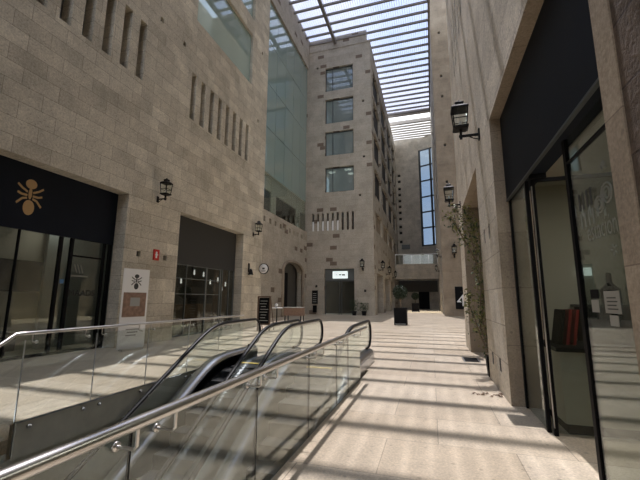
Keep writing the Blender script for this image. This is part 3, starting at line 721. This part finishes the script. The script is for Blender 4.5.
# fallen leaves, drain cover
for i in range(14):
    x = .62+.035*i+rr.uniform(-.02, .02); y = 7.0+rr.uniform(-.12, .14)
    if i == 0:
        b = MB(); b.add([(-.04, 0, .004), (0, -.02, .018), (.04, 0, .006), (0, .02, .016), (0, 0, .004)], [(0, 1, 4), (1, 2, 4), (2, 3, 4), (3, 0, 4)]); l0 = b.build('fallen_leaf', 'leaf_dry', fix=False)
        tag(l0, 'curled dry brown leaf lying on the floor by the right wall', 'leaf', 'dry leaves on the floor near the right pier'); o = l0
    else: o = l0.copy(); COL.objects.link(o)
    o.location = (x, y, .001); o.rotation_euler = (0, 0, rr.uniform(0, 6.28)); o.scale = (rr.uniform(.8, 1.5),)*3
dc = thing('drain_cover', 'dark metal drain cover set in the pale floor beside the right pier', 'drain cover', (.95, 10.7, 0))
MB().box(.78, 1.12, 10.45, 11.2, 0, .006).build('grate', 'black', dc)
MB().box(.74, .78, 10.41, 11.24, 0, .008).box(1.12, 1.16, 10.41, 11.24, 0, .008).build('rim', 'steel_d', dc)

# ------------------------------------------------------------------ shop on the right
XG = 1.31
sr = thing('glass_shopfront', 'frameless glass shopfront with open door under the big dark fascia on the right', 'shopfront', (XG, 4.4, 0))
MB().box(1.27, 1.5, 2.51, 6.4, 3.25, 4.73).build('fascia', 'navy', sr)
MB().box(1.262, 1.30, 2.51, 6.4, 3.225, 3.25).build('head_rail', 'frame', sr)
MB().box(XG, XG+.012, 5.33, 6.33, .02, 3.2).build('glass_pane', 'glass_shop', sr)
MB().box(1.395, 1.407, 2.5, 4.05, .02, 3.25).build('glass_pane', 'glass_shop', sr)
MB().box(XG-.015, XG+.025, 6.33, 6.4, 0, 3.25).box(XG-.015, XG+.03, 5.31, 5.36, 0, 3.22).box(1.38, 1.42, 4.05, 4.12, 0, 3.25).box(1.38, 1.42, 2.5, 4.05, 2.98, 3.0).build('frame', 'black', sr)
dl = MB().box(1.36, 2.35, 5.22, 5.232, .03, 3.2).build('door_leaf', 'glass_shop', sr)
MB().box(1.36, 2.35, 5.21, 5.24, 3.17, 3.22).box(1.34, 1.385, 5.2, 5.25, .0, 3.22).build('leaf_frame', 'black', dl)
MB().box(1.3, 1.5, 5.1, 5.16, 3.19, 3.25).build('door_closer', 'black', dl)
MB().box(1.332, 1.338, 5.15, 5.19, .1, 3.1).build('door_edge_strip', 'steel', dl)
def PT(u, v, d): return (1.394-d, 3.9-u, v)
b1, b2 = MB(), MB()
for k in range(4):
    b1.box(1.390, 1.393, 3.86-.085*k, 3.89-.085*k, 2.44, 2.60); b2.box(1.390, 1.393, 3.86-.085*k, 3.885-.085*k, 2.27, 2.41)
b1.build('dark_bars', 'darklet', sr); b2.build('etched_bars', 'etch', sr)
text_mesh('estación', .2, lambda u, v, d: PT(.12+u*.84, 2.13+v*1.25, d)).build('lettering', 'etch', sr)
sp = MB()
for cx_, cz_, R_ in ((3.48, 2.40, .085), (3.33, 2.46, .10)):
    pts = [(1.392, cx_+R_*(1-k/40)*cos(k*.45), cz_+R_*(1-k/40)*sin(k*.45)) for k in range(32)]
    sp.tube(pts, .008, 4)
for k in range(5): sp.tube([(1.392, 3.33+.05*cos(k*1.25), 2.0+.05*sin(k*1.25)), (1.392, 3.33+.02*cos(k*1.25), 2.0+.02*sin(k*1.25))], .006, 4)
for k in range(7): sp.tube([(1.392, 3.33+.05*cos(k*.5), 2.66+.08*sin(k*.5)), (1.392, 3.33+.02*cos(k*.5), 2.66+.03*sin(k*.5))], .006, 4)
sp.build('etched_ornament', 'etch', sr)
pc = thing('window_notice', 'pair of black and white notice cards stuck on the shop glass by the door post', 'notice', (1.39, 3.8, 1.5))
MB().box(1.388, 1.393, 3.70, 3.86, 1.62, 1.7).build('header', 'black', pc); MB().box(1.388, 1.393, 3.72, 3.86, 1.5, 1.61).build('card', 'paper', pc)
pc = thing('window_notice', 'large pale notice sheet stuck on the shop glass', 'notice', (1.39, 3.45, 1.5))
MB().box(1.388, 1.393, 3.34, 3.6, 1.5, 1.68).build('sheet', 'paper', pc)
t = MB(); [t.box(1.386, 1.388, 3.38+.02*(k % 2), 3.55, 1.53+.03*k, 1.54+.03*k) for k in range(4)]; t.build('printed_lines', 'darklet', pc)
pc = thing('window_notice', 'small square notice below the large pale sheet on the shop glass', 'notice', (1.39, 3.47, 1.4))
MB().box(1.388, 1.393, 3.4, 3.54, 1.40, 1.485).build('sheet', 'paper', pc)
# interior
ri = MB().box(5.9, 6.0, .6, 7.6, 0, 4.2).box(1.7, 6, 7.3, 7.4, 0, 4.2).box(1.7, 6, .6, .7, 0, 4.2).box(1.75, 6, .6, 7.4, 3.7, 3.8)
S_(ri.build('wall_right_shop', 'offwhite'))
ct = thing('reception_counter', 'grey counter with black top just inside the open shop door', 'counter', (1.95, 5.75, 0))
MB().box(1.5, 2.35, 5.3, 6.2, .12, .97).build('body', 'offwhite', ct)
MB().box(1.46, 2.4, 5.26, 6.25, .97, 1.02).build('top', 'black', ct)
MB().box(1.53, 2.32, 5.34, 6.16, 0, .12).build('plinth', 'black', ct)
for i, (x, m_, lab) in enumerate(((1.72, 'black', 'black menu folder leaning at the left on the shop counter'), (1.8, 'redbook', 'red menu folder leaning next to the black one on the counter'), (1.88, 'redbook', 'red menu folder rightmost of those leaning on the counter'))):
    b = MB(); b.prism([(0, 0), (.035, 0), (.115, .46), (.08, .46)], lambda u, v, d, x=x: (x-.12+u, 5.62+d, 1.021+v), 0, .34); o = b.build('menu_folder', m_)
    tag(o, lab, 'menu')
b = MB().lathe([(.02, 0), (.13, .01), (.16, .1), (.12, .19), (.02, .22)], (2.15, 5.6, 1.02), 14); tag(b.build('round_bowl', 'black'), 'round black bowl on the counter right of the red folders', 'bowl')
# back shelf with bottle, plates, lit sign
cb = thing('back_bar', 'dark cabinet with shelf behind the glass in the right shop', 'cabinet', (4.0, 6.9, 0))
MB().box(2.35, 5.8, 6.6, 7.28, 0, 1.5).build('body', 'black', cb); MB().box(2.3, 5.8, 6.55, 7.28, 1.5, 1.54).build('top', 'frame', cb)
bt = MB().lathe([(.12, 0), (.13, .02), (.13, .24), (.04, .34), (.035, .5), (.001, .5)], (2.72, 6.8, 1.54), 14); tag(bt.build('bottle', 'black'), 'tall dark bottle standing on the back cabinet of the shop', 'bottle')
bt = MB().lathe([(.001, -.02), (.2, -.02), (.22, .02), (.16, .03), (.001, .01)], (3.14, 6.8, 1.77), 18, axis='y'); tag(bt.build('display_plate', 'paper'), 'round pale plate standing beside the dark bottle', 'plate')
ex = thing('exit_sign', 'small white lit sign on the back wall of the right shop', 'sign', (2.57, 7.27, 2.1))
MB().box(2.48, 2.66, 7.24, 7.29, 2.03, 2.17).build('panel', 'signlit', ex)

# ------------------------------------------------------------------ railings
def bracket(mb, xg, xr, y, zr, side):
    mb.lathe([(.023, -.007), (.023, .007)], (xg, y, zr-.12), 12, axis='x')
    mb.tube([(xg, y, zr-.12), (xr-.015*side, y, zr-.12), (xr, y, zr-.105), (xr, y, zr-.02)], .0085, 8)
ra = thing('glass_railing', 'near glass railing with thick round steel handrail beside the walkway', 'railing', (-1.45, 3, 0))
hr = MB().tube([(-1.33, -1.6, 1.03), (-1.33, 3, 1.03), (-1.33, 7.45, 1.03)], .031, 20); hr.build('handrail', 'steel', ra)
js = [-1.3, .17, 1.54, 2.91, 4.27, 5.6, 6.4, 7.5]
for a, b in zip(js, js[1:]):
    MB().box(-1.471, -1.459, a+.003, b-.003, -.34, .965).build('glass_panel', 'glass_rail', ra)
    if b < 7.4: MB().box(-1.472, -1.458, b-.004, b+.004, -.34, .965).build('joint_seal', 'black', ra)
for y in (.05, .3, 1.44, 1.70, 2.70, 3.02, 4.15, 4.45, 5.5, 5.75, 6.9):
    b = MB(); bracket(b, -1.45, -1.33, y, 1.03, 1); b.build('handrail_bracket', 'steel', ra)
MB().box(-1.49, -1.452, -1.4, 7.5, -.36, -.03).build('base_channel', 'frame', ra)
rb = thing('glass_railing', 'far glass railing with slim steel handrail along the left side of the escalators', 'railing', (-5.2, 6, 0))
MB().tube([(-5.3, 1.2, -.42), (-5.3, 3.44, 1.12), (-5.3, 3.6, 1.12), (-5.3, 9.5, 1.12)], .024, 12).build('handrail', 'steel', rb)
js = [3.5, 4.58, 5.7, 6.9, 8.1, 9.3]
for a, b in zip(js, js[1:]): MB().box(-5.212, -5.2, a+.003, b-.003, -.40, 1.04).build('glass_panel', 'glass', rb)
for b in js[:-1]: MB().box(-5.213, -5.199, b-.008, b+.004, -.40, 1.04).build('joint_seal', 'steel_d', rb)
MB().box(-5.198, -5.16, 3.5, 9.2, .0, .012).build('edge_strip', 'steel_d', rb)
MB().prism([(3.49, -.4), (3.49, 1.04), (1.2, -.5), (1.2, -1.9)], lambda u, v, d: (-5.212+d, u, v), 0, .012).build('stair_glass_panel', 'glass', rb)
for y in (3.65, 4.45, 4.75, 5.55, 5.85, 6.75, 7.05, 8.0, 8.25):
    b = MB(); bracket(b, -5.215, -5.3, y, 1.12, -1); b.build('handrail_bracket', 'steel', rb)
b = MB(); bracket(b, -5.215, -5.3, 3.2, .95, -1); b.build('handrail_bracket', 'steel', rb)
st = MB()
for y in (3.65, 4.42, 4.7, 5.55, 5.85, 6.8, 7.0): st.lathe([(.024, -.02), (.024, .02)], (-5.145, y, -.07), 12, axis='x')
st.build('standoff', 'steel', rb)

# ------------------------------------------------------------------ escalators
def base(Y, Yc=7.35, s=.22): return -.577*s*log(1+exp(min(60, (Yc-Y)/s)))
def escalator(xl, xr_, yend, label):
    t = thing('escalator', label, 'escalator', ((xl+xr_)/2, 8.5, 0))
    ys = [-1.4+.3*k for k in range(24)]+[5.8+.12*k for k in range(int((yend-.4-5.8)/.12)+1)]
    ye = yend-.36
    ys = [y for y in ys if y < ye]+[ye]
    for side, xc in ((-1, xl), (1, xr_)):
        loop = [(ye+.34*sin(a), .69+.34*cos(a)) for a in [pi*k/10 for k in range(1, 11)]]
        path = [(xc, y, base(y)+1.03) for y in ys]+[(xc, y, z) for y, z in loop]+[(xc, ye-.3, .34)]
        MB().tube(path, .042, 10, ry=.03).build('handrail', 'rubber', t)
        top = [(y, base(y)+1.0) for y in ys]+[(y-.02, z) for y, z in loop[:-1]]
        bot = [(y, base(y)+.30) for y in ys]
        n_ = len(ys); g = MB()
        vs = [(xc, y, z) for y, z in top]+[(xc, y, z) for y, z in bot]; nt_ = len(top)
        g.add(vs, [(i, i+1, nt_+i+1, nt_+i) for i in range(n_-1)]+[tuple(range(n_-1, nt_))+(nt_+n_-1,)])
        v2 = [(x+.012, y, z) for x, y, z in g.v]; k_ = len(g.v); f0 = [tuple(q) for q in g.f]
        g.add(v2, f0)
        g.build('balustrade_glass', 'glass', t)
        MB().tube([(xc+.02*0, y, base(y)+.985) for y in ys], .018, 6, ry=.02).build('handrail_guide', 'steel', t)
        # outer and inner deck with rounded shoulders
        de = MB(); yd = [y for y in ys if y <= yend-.45]+[yend-.42]
        prof = [(-.16, -.02), (-.16, .22), (-.13, .29), (-.05, .32), (.05, .32), (.12, .29), (.15, .22), (.15, -.45 if False else .0)]
        prof = [(a*(-side if False else 1), b) for a, b in prof]; m_ = len(prof)
        vs = [(xc+a, y, base(y)*1.0+b) for y in yd for a, b in prof]
        de.add(vs, [(i*m_+k, i*m_+k+1, (i+1)*m_+k+1, (i+1)*m_+k) for i in range(len(yd)-1) for k in range(m_-1)], 0, True)
        de.add(vs[-m_:], [list(range(m_))]); de.build('deck', 'steel_d', t)
        # skirt and outer cladding
        xi = xc-side*.15; sk = MB()
        sk.add([(xi, y, base(y)+.25) for y in yd]+[(xi, y, base(y)-.5) for y in yd], [(i, i+1, len(yd)+i+1, len(yd)+i) for i in range(len(yd)-1)]); sk.build('skirt', 'steel_d', t)
        yo = [y for y in yd if y < 8.5]
        xo = xc+side*.15; cl = MB()
        cl.add([(xo, y, base(y)) for y in yo]+[(xo, y, base(y)-.95) for y in yo], [(i, i+1, len(yo)+i+1, len(yo)+i) for i in range(len(yo)-1)]); cl.build('side_cladding', 'steel_d', t)
        cl = MB().box(xc+side*.16, xc+side*.17, 7.6, yend-.43, .0, .21); cl.build('end_cladding', 'steel_d', t)
    # steps
    a, b = xl+.16, xr_-.16; y = 8.3; d = .4
    k = 0
    while y > -1.2:
        z = base(y-d)+0.0
        if k == 0: st0 = MB().box(a, b, 0, d, -.04, 0).box(a, b, 0, .02, -.23, 0).build('step', 'alu', t, local=True); st0.location = (-t.location.x, y-d-8.5, z); 
        else: q = st0.copy(); COL.objects.link(q); q.parent = t; q.location = (-t.location.x, y-d-8.5, z)
        y -= d; k += 1
    for xx in (a, b-.05): pass
    MB().box(a, b, 8.3, 8.42, 0.0, .012).build('comb_plate', 'yellow', t)
    MB().box(a, b, 8.42, yend+.3, -.02, .006).build('landing_plate', 'alu', t)
escalator(-4.88, -3.56, 9.75, 'left escalator descending towards the camera beside the far glass railing')
escalator(-3.08, -1.68, 10.15, 'right escalator descending towards the camera beside the near glass railing')
S_(MB().box(-3.4, -3.24, 8.45, 9.3, 0, .02).build('trim_5', 'steel_d'))
